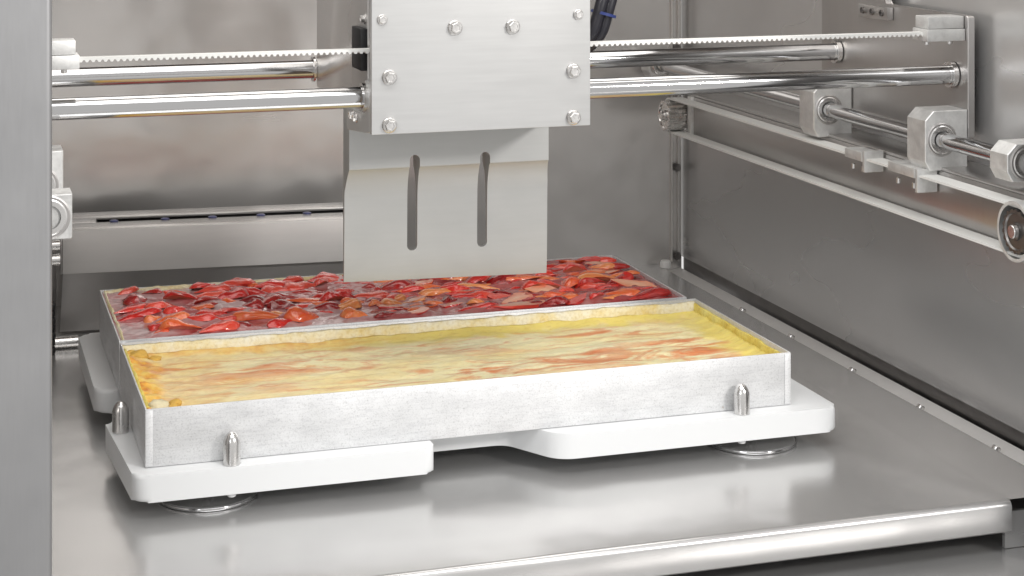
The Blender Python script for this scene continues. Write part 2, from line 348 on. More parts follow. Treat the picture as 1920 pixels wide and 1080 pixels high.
pin_me = bpy.data.meshes.new('pin'); bmesh.ops.recalc_face_normals(pin_bm, faces=pin_bm.faces); pin_bm.to_mesh(pin_me); pin_bm.free(); pin_me.materials.append(M['steel'])
for p in pin_me.polygons: p.use_smooth = True
pin_me.set_sharp_from_angle(angle=R(40))
for x, y in ((0.0690, -0.0100), (0.5265, -0.0100), (-0.0098, 0.1040), (0.590, 0.110), (0.590, 0.330), (0.090, 0.4495), (0.500, 0.4495)):
    inst('locating_pin', pin_me, cb, (x - 0.3, y - 0.2, 0.037 + 0.0002))
foot_bm = lathe_bm([(0, 0.0002), (0.038, 0.0002), (0.0405, 0.0012), (0.0410, 0.0024), (0.0404, 0.0034), (0.038, 0.0030), (0.012, 0.0036), (0.009, 0.0046), (0.0045, 0.006), (0.0045, 0.0155), (0, 0.0155)], 56)
foot_me = bpy.data.meshes.new('foot'); bmesh.ops.recalc_face_normals(foot_bm, faces=foot_bm.faces); foot_bm.to_mesh(foot_me); foot_bm.free(); foot_me.materials.append(M['floor'])
for p in foot_me.polygons: p.use_smooth = True
ring_bm = lathe_bm([(0.0412, 0.0004), (0.0420, 0.0010), (0.0421, 0.0030), (0.0414, 0.0036), (0.0411, 0.0030)], 64)
ring_me = bpy.data.meshes.new('ring'); bmesh.ops.recalc_face_normals(ring_bm, faces=ring_bm.faces); ring_bm.to_mesh(ring_me); ring_bm.free(); ring_me.materials.append(M['rod'])
for p in ring_me.polygons: p.use_smooth = True
for x, y in ((0.055, 0.0290), (0.551, 0.0230), (0.055, 0.405), (0.551, 0.405)):
    d = inst('foot_disc', foot_me, cb, (x - 0.3, y - 0.2, 0.0)); inst('rim', ring_me, d, (0, 0, 0))
stub_bm = cyl_bm(0.0036, -0.0045, 0.001, 'Z', 16)
stub_me = bpy.data.meshes.new('stub'); bmesh.ops.recalc_face_normals(stub_bm, faces=stub_bm.faces); stub_bm.to_mesh(stub_me); stub_bm.free(); stub_me.materials.append(M['plastic'])
for x, y in ((0.0690, -0.0100), (0.5265, -0.0100)): inst('pin_stub', stub_me, cb, (x - 0.3, y - 0.2, 0.015))

# ================================================================== baking trays
def tray(x0, x1, y0, y1, label):
    t = thing('baking_tray', label, 'tray', ((x0 + x1) / 2, (y0 + y1) / 2, 0.0), 'baking trays side by side on the white board')
    h, th = 0.048, 0.0016
    z0 = 0.0004
    box('base', x0 + th, x1 - th, y0 + th, y1 - th, z0, z0 + th, M['tray'], t, 0)
    box('front_wall', x0, x1, y0, y0 + th, z0, h, M['tray'], t, 0.0006)
    box('back_wall', x0, x1, y1 - th, y1, z0, h, M['tray'], t, 0.0006)
    box('side_wall', x0, x0 + th, y0 + th, y1 - th, z0, h, M['tray'], t, 0.0005)
    box('side_wall', x1 - th, x1, y0 + th, y1 - th, z0, h, M['tray'], t, 0.0005)
    for xx in (x0 + 0.0002, x1 - 0.0062):                      # folded corner laps on the front
        box('corner_lap', xx, xx + 0.0060, y0 - 0.0006, y0 - 0.0001, z0 + 0.001, h - 0.001, M['tray'], t, 0.0003)
    return t
tray(0.0, 0.580, 0.0, 0.2180, 'aluminium baking tray holding the pale yellow custard tart')
tray(0.0, 0.574, 0.2260, 0.4400, 'aluminium baking tray holding the red strawberry tart')

# ================================================================== custard tart
from mathutils import noise as mn
def fbm(x, y, s, o=0.0): return mn.fractal(Vector((x * s + o, y * s - o, o * 0.37)), 1.0, 2.0, 4)
ctart = thing('custard_tart', 'pale yellow custard tart with orange baked streaks in the baking tray', 'tart', (0.29, 0.109, 0.0025))
def grid_mesh(name, x0, x1, y0, y1, nx, ny, zf, m, parent, origin, smooth='all', skirt=None):
    bm = bmesh.new(); V = [[bm.verts.new((x0 + (x1 - x0) * i / nx - origin[0], y0 + (y1 - y0) * j / ny - origin[1], zf(x0 + (x1 - x0) * i / nx, y0 + (y1 - y0) * j / ny) - origin[2])) for j in range(ny + 1)] for i in range(nx + 1)]
    for i in range(nx):
        for j in range(ny): bm.faces.new((V[i][j], V[i + 1][j], V[i + 1][j + 1], V[i][j + 1]))
    if skirt is not None:
        rim = [V[i][0] for i in range(nx + 1)] + [V[nx][j] for j in range(1, ny + 1)] + [V[i][ny] for i in range(nx - 1, -1, -1)] + [V[0][j] for j in range(ny - 1, 0, -1)]
        low = [bm.verts.new((v.co.x, v.co.y, skirt - origin[2])) for v in rim]; n = len(rim)
        for i in range(n): bm.faces.new((rim[i], rim[(i + 1) % n], low[(i + 1) % n], low[i]))
        bm.faces.new(low)
    return mesh(name, bm, m, parent, smooth)
CT = (0.29, 0.109, 0.0025)
def zc(x, y):
    e = min(0.575 - x, (0.212 - y)) ; lift = max(0, 0.012 - e) * 0.35
    el = max(0, 1 - (x + 0.010 * fbm(x, y, 60, 6.1)) / 0.034); ef = max(0, 1 - (x + 0.3 * y) / 0.09)
    lift += 0.0065 * el * (0.75 + 0.8 * abs(fbm(x, y, 75, 1.1))) + 0.0030 * ef * abs(fbm(x, y, 110, 7.1))
    return 0.0340 + 0.0022 * fbm(x * 0.35, y, 26, 3.1) + 0.0012 * fbm(x * 0.6, y, 70, 8) + lift + 0.006 * max(0, (0.03 - y) / 0.03)
def sst(a, b, v): t = min(1, max(0, (v - a) / (b - a))); return t * t * (3 - 2 * t)
co = grid_mesh('custard', 0.0024, 0.5745, 0.0020, 0.2120, 260, 100, zc, M['custard'], ctart, CT, 'all', 0.004)
at = co.data.color_attributes.new('crust', 'FLOAT_COLOR', 'POINT')
for i, v in enumerate(co.data.vertices):
    x, y = v.co.x + CT[0], v.co.y + CT[1]; n = fbm(x, y, 45, 2.2)
    gold = max(1 - sst(0.014, 0.042, x + 0.016 * n), 0.75 * (1 - sst(0.004, 0.016, 0.212 - y + 0.006 * n)) * (1 - sst(0.12, 0.3, x)), 0.35 * (1 - sst(0.02, 0.17, x + 0.05 * n)))
    yel = max((1 - sst(0.008, 0.034, 0.212 - y + 0.018 * n)) * sst(0.05, 0.35, x), 1 - sst(0.008, 0.045, 0.576 - x + 0.02 * n))
    at.data[i].color = (gold, yel, 0, 1)
def crust(name, p0, p1, width, ztop, amp, m, parent, origin, seed, nseg=150, lump=40):
    """pastry wall running from p0 to p1 (xy), irregular top"""
    p0, p1 = Vector(p0), Vector(p1); d = (p1 - p0); L = d.length; d.normalize(); nrm = Vector((-d.y, d.x)); bm = bmesh.new(); rows = []
    prof = [(0, 0), (0, 0.55), (0.08, 0.9), (0.3, 1.0), (0.65, 0.97), (0.92, 0.80), (1.02, 0.5), (1.06, 0.0)]
    for i in range(nseg + 1):
        s = i / nseg; p = p0 + d * (L * s); row = []
        hz = ztop + amp * fbm(s * L, seed, lump, seed); wz = width * (1 + 0.35 * fbm(s * L, seed, lump * 1.3, seed + 5))
        for k, (u, v) in enumerate(prof):
            q = p + nrm * (wz * u); z = 0.006 + (hz - 0.006) * v + (0.0007 * fbm(q.x * 3, q.y * 3 + k, 60, seed) if 0 < v else 0)
            row.append(bm.verts.new((q.x - origin[0], q.y - origin[1], z - origin[2])))
        rows.append(row)
    for a, b in zip(rows, rows[1:]):
        for k in range(len(prof) - 1): bm.faces.new((a[k], b[k], b[k + 1], a[k + 1]))
    bm.faces.new(rows[0]); bm.faces.new(rows[-1][::-1])
    return mesh(name, bm, m, parent, 'all')
crust('crust_edge', (0.578, 0.2158), (0.002, 0.2158), 0.0045, 0.0462, 0.0012, M['crust_pale'], ctart, CT, 2.3)
crust('crust_edge', (0.5780, 0.0022), (0.5780, 0.2120), 0.0040, 0.0445, 0.0016, M['crust_yellow'], ctart, CT, 5.1, 70)
crust('crust_edge', (0.0022, 0.2100), (0.0022, 0.0022), 0.0050, 0.0450, 0.0020, M['crust_yellow'], ctart, CT, 9.7, 90, 60)
def lump_me(name, seed, m):
    bm = bmesh.new(); bmesh.ops.create_icosphere(bm, subdivisions=3, radius=1)
    for v in bm.verts:
        v.co *= 1 + 0.32 * mn.fractal(v.co * 1.6 + Vector((seed, 0, 0)), 1, 2, 3); v.co.z *= 0.6
    me = bpy.data.meshes.new(name); bm.to_mesh(me); bm.free(); me.materials.append(m)
    for p in me.polygons: p.use_smooth = True
    return me
lm = [lump_me('crumb', 1.3, M['crust_gold']), lump_me('crumb', 7.7, M['crust_gold']), lump_me('crumb', 4.2, M['crust_pale']), lump_me('crumb', 2.2, M['crust_yellow'])]
for x, y, s, k, sz in ((0.016, 0.203, 0.0095, 0, 0.9), (0.030, 0.199, 0.006, 1, 0.7), 
                       (0.032, 0.058, 0.0055, 0, 0.8), (0.013, 0.022, 0.0090, 2, 1), (0.030, 0.024, 0.006, 1, 0.8), (0.046, 0.020, 0.0085, 0, 0.7), (0.060, 0.016, 0.006, 1, 0.6), (0.028, 0.043, 0.005, 0, 0.9)):
    o = inst('crust_crumb', lm[k], ctart, (x - CT[0], y - CT[1], zc(x, y) + s * 0.12 - CT[2]), (0, 0, rng.uniform(0, 6))); o.scale = (s, s * rng.uniform(0.8, 1.2), s * sz)

# ================================================================== strawberry tart
stt = thing('strawberry_tart', 'red strawberry tart with glazed sliced berries in the baking tray', 'tart', (0.287, 0.333, 0.0025))
ST = (0.287, 0.333, 0.0025)
crust('crust_edge', (0.0030, 0.4370), (0.0030, 0.2300), 0.0050, 0.0478, 0.0012, M['crust_pale'], stt, ST, 3.9, 90, 60)
crust('crust_edge', (0.300, 0.4374), (0.004, 0.4374), 0.0050, 0.0482, 0.0012, M['crust_pale'], stt, ST, 6.4, 90, 60)
def berry_me(name, a0, a1, seed, mats, nt_=9, na=9, L=0.028, Rm=0.0095, flat=1.0):
    """piece of strawberry: teardrop along X swept from angle a0 to a1; the cut faces get the flesh material"""
    bm = bmesh.new(); rows = []
    for i in range(nt_ + 1):
        t = i / nt_; r = Rm * max(0.10, min(1, (t / 0.22 + 0.12) ** 0.6) * (1 - max(0, (t - 0.22) / 0.78) ** 2.1))
        row = []
        for k in range(na + 1):
            a = a0 + (a1 - a0) * k / na; rr = r * (1 + 0.42 * mn.noise(Vector((t * 3.4 + seed, math.cos(a) * 1.3, math.sin(a) * 1.3))))
            row.append(bm.verts.new(((t - 0.5) * L, rr * math.cos(a), rr * math.sin(a) * flat)))
        rows.append((row, bm.verts.new(((t - 0.5) * L, 0.0006 * math.sin(t * 7 + seed), 0.0004 * math.cos(t * 9 + seed)))))
    for (a, ca), (b, cb_) in zip(rows, rows[1:]):
        for k in range(na): bm.faces.new((a[k], b[k], b[k + 1], a[k + 1])).material_index = 0
        bm.faces.new((a[0], ca, cb_, b[0])).material_index = 1
        bm.faces.new((ca, a[na], b[na], cb_)).material_index = 1
    for (a, ca) in (rows[0], rows[-1]): bm.faces.new(a + [ca]).material_index = 0
    bmesh.ops.recalc_face_normals(bm, faces=bm.faces)
    me = bpy.data.meshes.new(name); bm.to_mesh(me); bm.free()
    at = me.color_attributes.new('core', 'FLOAT_COLOR', 'POINT')
    for i, v in enumerate(me.vertices):
        q = max(0, 1 - math.hypot(v.co.y, v.co.z) / (Rm * 0.8)) * (1 - abs(v.co.x / L) * 1.5); at.data[i].color = (max(0, q),) * 3 + (1,)
    for m in mats: me.materials.append(m)
    for p in me.polygons: p.use_smooth = True
    me.set_sharp_from_angle(angle=R(48)); return me
P_ = math.pi
shapes = {}
for c, mm in enumerate(('berry_red', 'berry_dark', 'berry_orange')):
    ms = [M[mm], M['flesh'] if c != 1 else M['berry_red']]
    shapes[c] = [berry_me('berry_half', 0, P_, 1.0 + c, ms, Rm=0.0092), berry_me('berry_half_long', 0.1, P_ - 0.1, 3.3 + c, ms, L=0.034, Rm=0.0080, flat=0.8),
                 berry_me('berry_wedge', P_ * 0.10, P_ * 0.72, 5.1 + c, ms, L=0.031, Rm=0.0105), berry_me('berry_cut_up', P_ * 1.02, P_ * 1.95, 7.7 + c, ms, L=0.029, Rm=0.0098, flat=0.8),
                 berry_me('berry_slice', P_ * 0.2, P_ * 0.52, 9.4 + c, ms, L=0.036, Rm=0.0120)]
spots = [(0.011, 0.348, 0), (0.018, 0.318, 0), (0.053, 0.349, 0), (0.078, 0.376, 0), (0.033, 0.381, 1), (0.109, 0.381, 0), (0.124, 0.362, 0), (0.147, 0.384, 0), (0.143, 0.344, 1), (0.162, 0.342, 1), (0.1, 0.301, 0), (0.08, 0.288, 0), (0.059, 0.294, 2), (0.06, 0.255, 2), (0.097, 0.247, 0), (0.139, 0.28, 2), (0.171, 0.311, 1), (0.198, 0.329, 2), (0.209, 0.292, 1), (0.23, 0.321, 0), (0.16, 0.249, 0), (0.182, 0.262, 2), (0.175, 0.406, 0), (0.203, 0.389, 0), (0.234, 0.427, 0), (0.246, 0.412, 0), (0.111, 0.424, 0), (0.138, 0.427, 0), (0.245, 0.351, 0), (0.262, 0.323, 0), (0.327, 0.345, 2), (0.341, 0.323, 2), (0.36, 0.292, 0), (0.313, 0.278, 2), (0.298, 0.314, 0), (0.294, 0.355, 1), (0.377, 0.35, 1), (0.41, 0.352, 1), (0.432, 0.353, 2), (0.465, 0.343, 2), (0.445, 0.31, 0), (0.453, 0.272, 2), (0.486, 0.318, 2), (0.397, 0.242, 0), (0.506, 0.256, 2), (0.544, 0.334, 2), (0.517, 0.321, 2), (0.514, 0.352, 2), (0.546, 0.415, 0), (0.521, 0.42, 2), (0.49, 0.396, 0), (0.556, 0.378, 1), (0.552, 0.271, 0), (0.556, 0.245, 1), (0.546, 0.291, 0), (0.501, 0.392, 0), (0.353, 0.249, 0), (0.384, 0.284, 0)]
tries = 0
while len(spots) < 230 and tries < 6000:                 # the jumble gets denser towards the far end
    tries += 1; x, y = rng.uniform(0.018, 0.556), rng.uniform(0.242, 0.428)
    lim = 0.019 if x < 0.25 else 0.0120
    if x < 0.25 and rng.random() < 0.35: continue
    if all((x - a) ** 2 + ((y - b) * 1.3) ** 2 > lim * lim for a, b, c in spots):
        spots.append((x, y, rng.choice((0, 0, 1, 1, 2) if x < 0.25 else (0, 1, 1, 2, 2, 0))))
spots = [(min(max(x, 0.026), 0.541), min(max(y, 0.246), 0.422), c) for x, y, c in spots]
def zj0(x, y): return 0.0450 + 0.0012 * fbm(x, y, 22, 1.7) + 0.0006 * fbm(x, y, 90, 4.4)
def zj(x, y):                                             # the glaze climbs a little round every piece of fruit
    m = 0.0
    for a, b, c in spots:
        d = ((x - a) / 0.0155) ** 2 + ((y - b) / 0.0105) ** 2
        if d < 4: m += math.exp(-d)
    return zj0(x, y) + 0.0036 * min(1.25, m) + 0.0005 * fbm(x, y, 160, 9.4)
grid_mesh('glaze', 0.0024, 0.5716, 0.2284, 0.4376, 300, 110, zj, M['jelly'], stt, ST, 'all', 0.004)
for i, (x, y, c) in enumerate(spots):
    k = rng.choice((0, 0, 1, 1, 2) if x < 0.27 else (0, 1, 1, 1, 2, 3))
    s = rng.uniform(1.2, 1.55) if i < 58 else rng.uniform(0.75, 1.2)
    rz = rng.gauss(0.1, 0.38) + (P_ if rng.random() < 0.5 else 0)
    sink = 0.0006 if k != 3 else 0.0045
    o = inst('strawberry_slice', shapes[c][k], stt, (x - ST[0], y - ST[1], zj0(x, y) + 0.0006 + sink - ST[2]), (rng.gauss(0, 0.18), rng.gauss(0, 0.10), rz))
    o.scale = (s * (rng.uniform(0.9, 1.15) if x < 0.27 else rng.uniform(0.95, 1.45)), s * rng.uniform(0.8, 1.05), s * rng.uniform(0.55, 0.85))

# ================================================================== cutting head with ultrasonic blade
bolt_big = hexbolt_mesh('bolt', 0.0090, 0.0062, 0.0066, M['steel']); bolt_small = hexbolt_mesh('bolt', 0.0062, 0.0042, 0.0046, M['steel'])
XL, XR = 0.1894, 0.3865
head = thing('cutting_head', 'brushed aluminium cutting head with slotted flat blade hanging over the trays', 'cutting head', (0.288, 0.14, 0.25))
HO = Vector((0.288, 0.14, 0.25))
box('front_plate', XL, XR, 0.0021, 0.0101, 0.2628, 0.56, M['alu'], head, 0.0007)
for x, z, big in ((0.1984, 0.3603, 0), (0.2626, 0.3519, 1), (0.3146, 0.3514, 1), (0.3750, 0.3606, 0), (0.2047, 0.3112, 1), (0.3705, 0.3111, 1), (0.2047, 0.2705, 1), (0.3705, 0.2704, 1)):
    inst('plate_bolt', bolt_big if big else bolt_small, head, Vector((x, 0.0019, z)) - HO, (0, rng.uniform(0, 1), 0))
box('side_panel', 0.1946, 0.1986, 0.0400, 0.262, 0.2745, 0.56, M['back'], head, 0.0006)
box('side_panel', 0.3786, 0.3826, 0.0400, 0.262, 0.2745, 0.56, M['back'], head, 0.0006)
box('back_panel', 0.1990, 0.3784, 0.2580, 0.262, 0.2745, 0.56, M['back'], head, 0.0006)
box('housing', 0.2000, 0.3770, 0.0130, 0.2560, 0.2790, 0.50, M['darksteel'], head, 0.001)
for x0, x1 in ((0.1920, 0.1985), (0.3775, 0.3840)):       # bearing cheeks, bevelled underneath
    bm = prism_bm([(0.0103, 0.2640), (0.0340, 0.2600), (0.1090, 0.2530), (0.1130, 0.2560), (0.1130, 0.2744), (0.0398, 0.2744), (0.0398, 0.3050), (0.0103, 0.3050)], x1 - x0, 'X', 0.0006, 1)
    bmesh.ops.translate(bm, vec=Vector((x0, 0, 0)) - HO, verts=bm.verts); mesh('bearing_cheek', bm, M['alu'], head, 30)
box('seal_block', 0.1885, 0.1945, 0.0405, 0.0760, 0.3130, 0.3495, M['rubber'], head, 0.0008)
for y, z in ((0.0487, 0.3577), (0.0846, 0.2693), (0.0700, 0.2690)):
    o = inst('side_bolt', bolt_small, head, Vector((0.1944 if z > 0.3 else 0.1918, y, z)) - HO, (0, 0, R(-90)))
for x in (0.1915, 0.3835):
    o = mesh('rod_collar', lathe_bm([(0.0098, -0.003), (0.0125, -0.003), (0.0125, 0.003), (0.0098, 0.003)], 28, 'X'), M['steel'], head, 30, Vector((x, 0.0375, 0.2907)) - HO)
    o = mesh('rod_collar', lathe_bm([(0.0098, -0.0012), (0.0125, -0.0012), (0.0125, 0.001), (0.0098, 0.001)], 28, 'X'), M['steel'], head, 30, Vector((0.1932 if x < 0.3 else 0.3840, 0.2710, 0.2907)) - HO)
def blade():
    x0, x1 = 0.1943, 0.3850
    front = [(0.1120, 0.2740), (0.1120, 0.2158), (0.1124, 0.2150), (0.1134, 0.2146)]
    for k in range(1, 11):
        s = k / 10; front.append((0.1134 + 0.0078 * math.sin(s * P_ / 2), 0.2146 - 0.030 * s ** 1.2))
    front += [(0.1216, 0.1600), (0.1226, 0.1180), (0.1240, 0.1095)]
    back = [(0.1246, 0.1095), (0.1260, 0.1180), (0.1264, 0.1850), (0.1300, 0.2040), (0.1370, 0.2140), (0.1370, 0.2740)]
    bm = prism_bm(front + back, x1 - x0, 'X')
    for v in bm.verts:
        right = v.co.x > 0.01; low = min(1, max(0, (0.2140 - v.co.z) / 0.02))
        if v.co.z < 0.112: v.co.z += 0.0020 - (0.0045 if right else 0)      # cutting edge runs slightly lower at the far end
        v.co.x += (0.0018 if right else -0.0025) * low
    bmesh.ops.translate(bm, vec=Vector((x0, 0, 0)) - HO, verts=bm.verts)
    o = mesh('blade', bm, M['blade'], head)
    cutters = []
    for xc, za, zb in ((0.2556, 0.1368, 0.2265), (0.3228, 0.1360, 0.2260)):
        r = 0.0048; n = 12; pl = [(xc + r * math.cos(P_ * k / n), zb - r + r * math.sin(P_ * k / n)) for k in range(n + 1)] + [(xc + r * math.cos(P_ + P_ * k / n), za + r + r * math.sin(P_ + P_ * k / n)) for k in range(n + 1)]
        bm = prism_bm(pl, 0.08, 'Y'); bmesh.ops.translate(bm, vec=Vector((0, 0.09, 0)) - HO, verts=bm.verts)
        c = mesh('cutter', bm, M['blade'], head); cutters.append(c)
    cut(o, cutters)
    for p in o.data.polygons: p.use_smooth = True
    o.data.set_sharp_from_angle(angle=R(22))
    return o
blade()
box('blade_holder', 0.230, 0.355, 0.114, 0.135, 0.2745, 0.2785, M['darksteel'], head, 0.0005)

# ================================================================== gantry: two chromed rods, toothed rack, end plates, bearing blocks
gan = thing('gantry', 'moving gantry of two chromed rods and a toothed strip between end plates', 'gantry', (0.33, 0.15, 0.26))
GO = Vector((0.33, 0.15, 0.26)); ZR = 0.2907
for y, x1 in ((0.0375, 0.7705), (0.2710, 0.7705)):
    mesh('guide_rod', cyl_bm(0.0092, -0.118, x1, 'X', 40), M['rod'], gan, 40, Vector((0, y, ZR)) - GO)
    mesh('rod_flange', lathe_bm([(0.0095, -0.003), (0.0125, -0.003), (0.0125, 0.002), (0.0095, 0.002)], 28, 'X'), M['steel'], gan, 30, Vector((0.7685, y, ZR)) - GO)
# end plate on the right: front part lower than the rear part
bm = prism_bm(round_poly([(0.0116, 0.232), (0.0116, 0.349), (0.168, 0.349), (0.176, 0.372), (0.31, 0.372), (0.31, 0.232)], [0.003, 0.004, 0.004, 0.004, 0.004, 0.004], 3), 0.0075, 'X', 0.0006, 1)
bmesh.ops.translate(bm, vec=Vector((0.7715, 0, 0)) - GO, verts=bm.verts); mesh('end_plate', bm, M['side'], gan, 30)
box('end_plate', -0.126, -0.1185, 0.0116, 0.31, 0.232, 0.372, M['side'], gan, 0.001)
def rack(x0, x1, y, z):
    pitch, bm = 0.005, bmesh.new(); n = int((x1 - x0) / pitch); pts = [(x0, z + 0.0018)]
    low = []
    for i in range(n):
        a = x0 + i * pitch; low += [(a, z), (a + 0.0010, z - 0.0018), (a + 0.0027, z - 0.0018), (a + 0.0037, z)]
    pts = [(x0, z + 0.0020)] + low + [(x1, z), (x1, z + 0.0020)]
    bm = prism_bm(pts, 0.010, 'Y'); bmesh.ops.translate(bm, vec=Vector((0, y - 0.005, 0)) - GO, verts=bm.verts); return mesh('toothed_strip', bm, M['belt'], gan)
rack(-0.056, 0.738, 0.030, 0.3315)
for x0, x1 in ((0.7305, 0.7712), (-0.0950, -0.0507)):
    c = box('strip_clamp', x0, x1, 0.016, 0.044, 0.3250, 0.3365, M['cast'], gan, 0.0008)
    box('clamp_cap', x0 + 0.002, x1 - 0.0002 if x0 > 0 else x1 - 0.003, 0.018, 0.042, 0.3369, 0.3485, M['cast'], gan, 0.0008)
    for xx in (x0 + 0.004, x1 - 0.012):
        mesh('clamp_screw', cyl_bm(0.0024, -0.0035, 0.0, 'Z', 12), M['steel'], gan, 30, Vector((xx, 0.024, 0.3249)) - GO)
def bearing_block(yf, yb, xa=0.7256, xb=0.7708, za=0.2035, zb=0.2600, parent=None, org=None, name='bearing_block', sx=None):
    ch = 0.009; pts = [(xa + ch * 0.6, za), (xb - 0.001, za), (xb, za + 0.001), (xb, zb), (xa + ch, zb), (xa, zb - ch), (xa, za + ch)]
    bm = prism_bm(pts, yb - yf, 'Y', 0.0007, 1); bmesh.ops.translate(bm, vec=Vector((0, yf, 0)) - org, verts=bm.verts)
    b = mesh(name, bm, M['cast'], parent, 30)
    for rr, q, mm in ((0.0160, 0.0012, 'side'), (0.0135, 0.0020, 'steel')):
        mesh('bearing_seal', lathe_bm([(0.0090, -q), (rr - 0.001, -q), (rr, -q + 0.0006), (rr, 0.002), (0.0090, 0.002)], 32, 'Y'), M[mm], b, 30, Vector(((xa + xb) / 2 - 0.0052 if sx is None else sx, yf, 0.2327)) - org)
    return b
for ya in (0.0116, 0.2391):
    bearing_block(ya, ya + 0.034, parent=gan, org=GO)
    bearing_block(ya, ya + 0.034, -0.118, -0.0640, parent=gan, org=GO, sx=-0.0835)
sb = box('sensor_bracket', 0.7640, 0.7712, 0.152, 0.214, 0.3335, 0.3470, M['side'], gan, 0.0008)
for k in range(3):
    mesh('socket_screw', lathe_bm([(0.0016, -0.0022), (0.0034, -0.0022), (0.0034, 0.001), (0.0016, 0.001), (0.0012, -0.0002), (0, -0.0002)], 14, 'X'), M['darksteel'], sb, 30, (-0.0036, -0.021 + 0.020 * k, 0.0005))

# ================================================================== linear guide shafts (right wall and left wall)
def shaft(x, label, xa, xb):
    g = thing('linear_guide', label, 'guide shaft', (x, 0.25, 0.2327), 'guide shafts along the side walls'); o = Vector((x, 0.25, 0.2327))
    mesh('shaft', cyl_bm(0.0078, -0.108, 0.735, 'Y', 32), M['rod'], g, 40, Vector((x, 0, 0.2327)) - o)
    bearing_block(-0.128, -0.100, xa, xb, 0.2160, 0.2490, g, o, 'end_support', x)
    bearing_block(0.705, 0.730, xa, xb, 0.2160, 0.2490, g, o, 'end_support', x)
    return g
shaft(0.7427, 'chromed guide shaft on end supports beside the right-hand steel wall with the drive belt', 0.7240, 0.7722)
del_l = shaft(-0.0835, 'chromed guide shaft on end supports half hidden behind the door jamb', -0.1040, -0.0664)

# ================================================================== belt drive under the right guide
bd = thing('belt_drive', 'toothed belt drive with pulleys and grey rail along the side wall', 'belt drive', (0.74, 0.25, 0.155)); BO = Vector((0.74, 0.25, 0.155))
ya, yb_, zc_, pr = -0.147, 0.628, 0.1775, 0.0200
def loop(r, n=16):
    p = [(ya + r * math.cos(R(90 + 180 * k / n)), zc_ + r * math.sin(R(90 + 180 * k / n))) for k in range(n + 1)]
    return p + [(yb_ + r * math.cos(R(-90 + 180 * k / n)), zc_ + r * math.sin(R(-90 + 180 * k / n))) for k in range(n + 1)]
def belt():
    bm = bmesh.new(); o, i = loop(pr + 0.0022), loop(pr); n = len(o); xs = (0.7215, 0.7400)
    V = [[[bm.verts.new(Vector((x, y, z)) - BO) for y, z in q] for q in (o, i)] for x in xs]
    for k in range(n):
        j = (k + 1) % n
        bm.faces.new((V[0][0][k], V[0][0][j], V[1][0][j], V[1][0][k])); bm.faces.new((V[0][1][k], V[1][1][k], V[1][1][j], V[0][1][j]))
        bm.faces.new((V[0][0][k], V[0][1][k], V[0][1][j], V[0][0][j])); bm.faces.new((V[1][0][k], V[1][0][j], V[1][1][j], V[1][1][k]))
    return mesh('belt', bm, M['belt'], bd, 40)
belt()
box('rail', 0.7420, 0.7895, ya - 0.004, yb_ - 0.03, zc_ - 0.024, zc_ + 0.026, M['side'], bd, 0.0015)
box('rail_flange', 0.7425, 0.7895, ya - 0.002, yb_ + 0.06, zc_ + 0.0262, zc_ + 0.0290, M['side'], bd, 0.0005)
box('rail_end_bar', 0.7380, 0.7895, yb_ - 0.0298, yb_ - 0.0200, zc_ - 0.026, zc_ + 0.026, M['cast'], bd, 0.0006)
for y, x0 in ((ya, 0.7190), (yb_, 0.7140)):
    pb = bmesh.new(); n = 72; prof = []
    rings = []
    for xx, rr, tooth in ((x0 - 0.001, 0.0, 0), (x0 - 0.001, 0.0075, 0), (x0 + 0.0015, 0.0078, 0), (x0 + 0.0015, pr - 0.005, 0), (x0, pr - 0.004, 0), (x0, pr - 0.0006, 1), (0.7415, pr - 0.0006, 1), (0.7415, 0, 0)):
        if rr == 0: rings.append([pb.verts.new(Vector((xx, y, zc_)) - BO)]); continue
        rings.append([pb.verts.new(Vector((xx, y + (rr - tooth * 0.0016 * (k % 4 < 2)) * math.cos(2 * P_ * k / n), zc_ + (rr - tooth * 0.0016 * (k % 4 < 2)) * math.sin(2 * P_ * k / n))) - BO) for k in range(n)])
    for a, b in zip(rings, rings[1:]):
        for k in range(n):
            j = (k + 1) % n
            if len(a) == 1: pb.faces.new((a[0], b[k], b[j]))
            elif len(b) == 1: pb.faces.new((a[k], a[j], b[0]))
            else: pb.faces.new((a[k], a[j], b[j], b[k]))
    p = mesh('pulley', pb, M['steel'] if y > 0 else M['darksteel'], bd, 30)
    mesh('axle', cyl_bm(0.0058, x0 - 0.004, 0.789, 'X', 20), M['steel'], p, 30, Vector((0, y, zc_)) - BO)
bm = lathe_bm([(pr + 0.0030, -0.004), (pr + 0.0060, -0.004), (pr + 0.0060, 0.020), (pr + 0.0030, 0.020)], 40, 'X')
mesh('pulley_guard', bm, M['cast'], bd, 30, Vector((0.722, ya, zc_)) - BO)
for y0, y1 in ((0.1252, 0.1600), (0.0227, 0.0725)):
    b = box('belt_clamp', 0.7200, 0.7405, y0, y1, 0.1955, 0.2050, M['cast'], bd, 0.0008)
    for q in (-0.3, 0.3):
        mesh('clamp_screw', cyl_bm(0.0024, -0.010, -0.0045, 'Z', 12), M['steel'], b, 30, (-0.004, (y1 - y0) * q, -0.006))
box('clamp_tab', 0.7190, 0.7405, 0.1170, 0.1215, 0.1860, 0.2070, M['cast'], bd, 0.0006)
box('clamp_tab', 0.7190, 0.7405, 0.0150, 0.0190, 0.1830, 0.2050, M['cast'], bd, 0.0006)

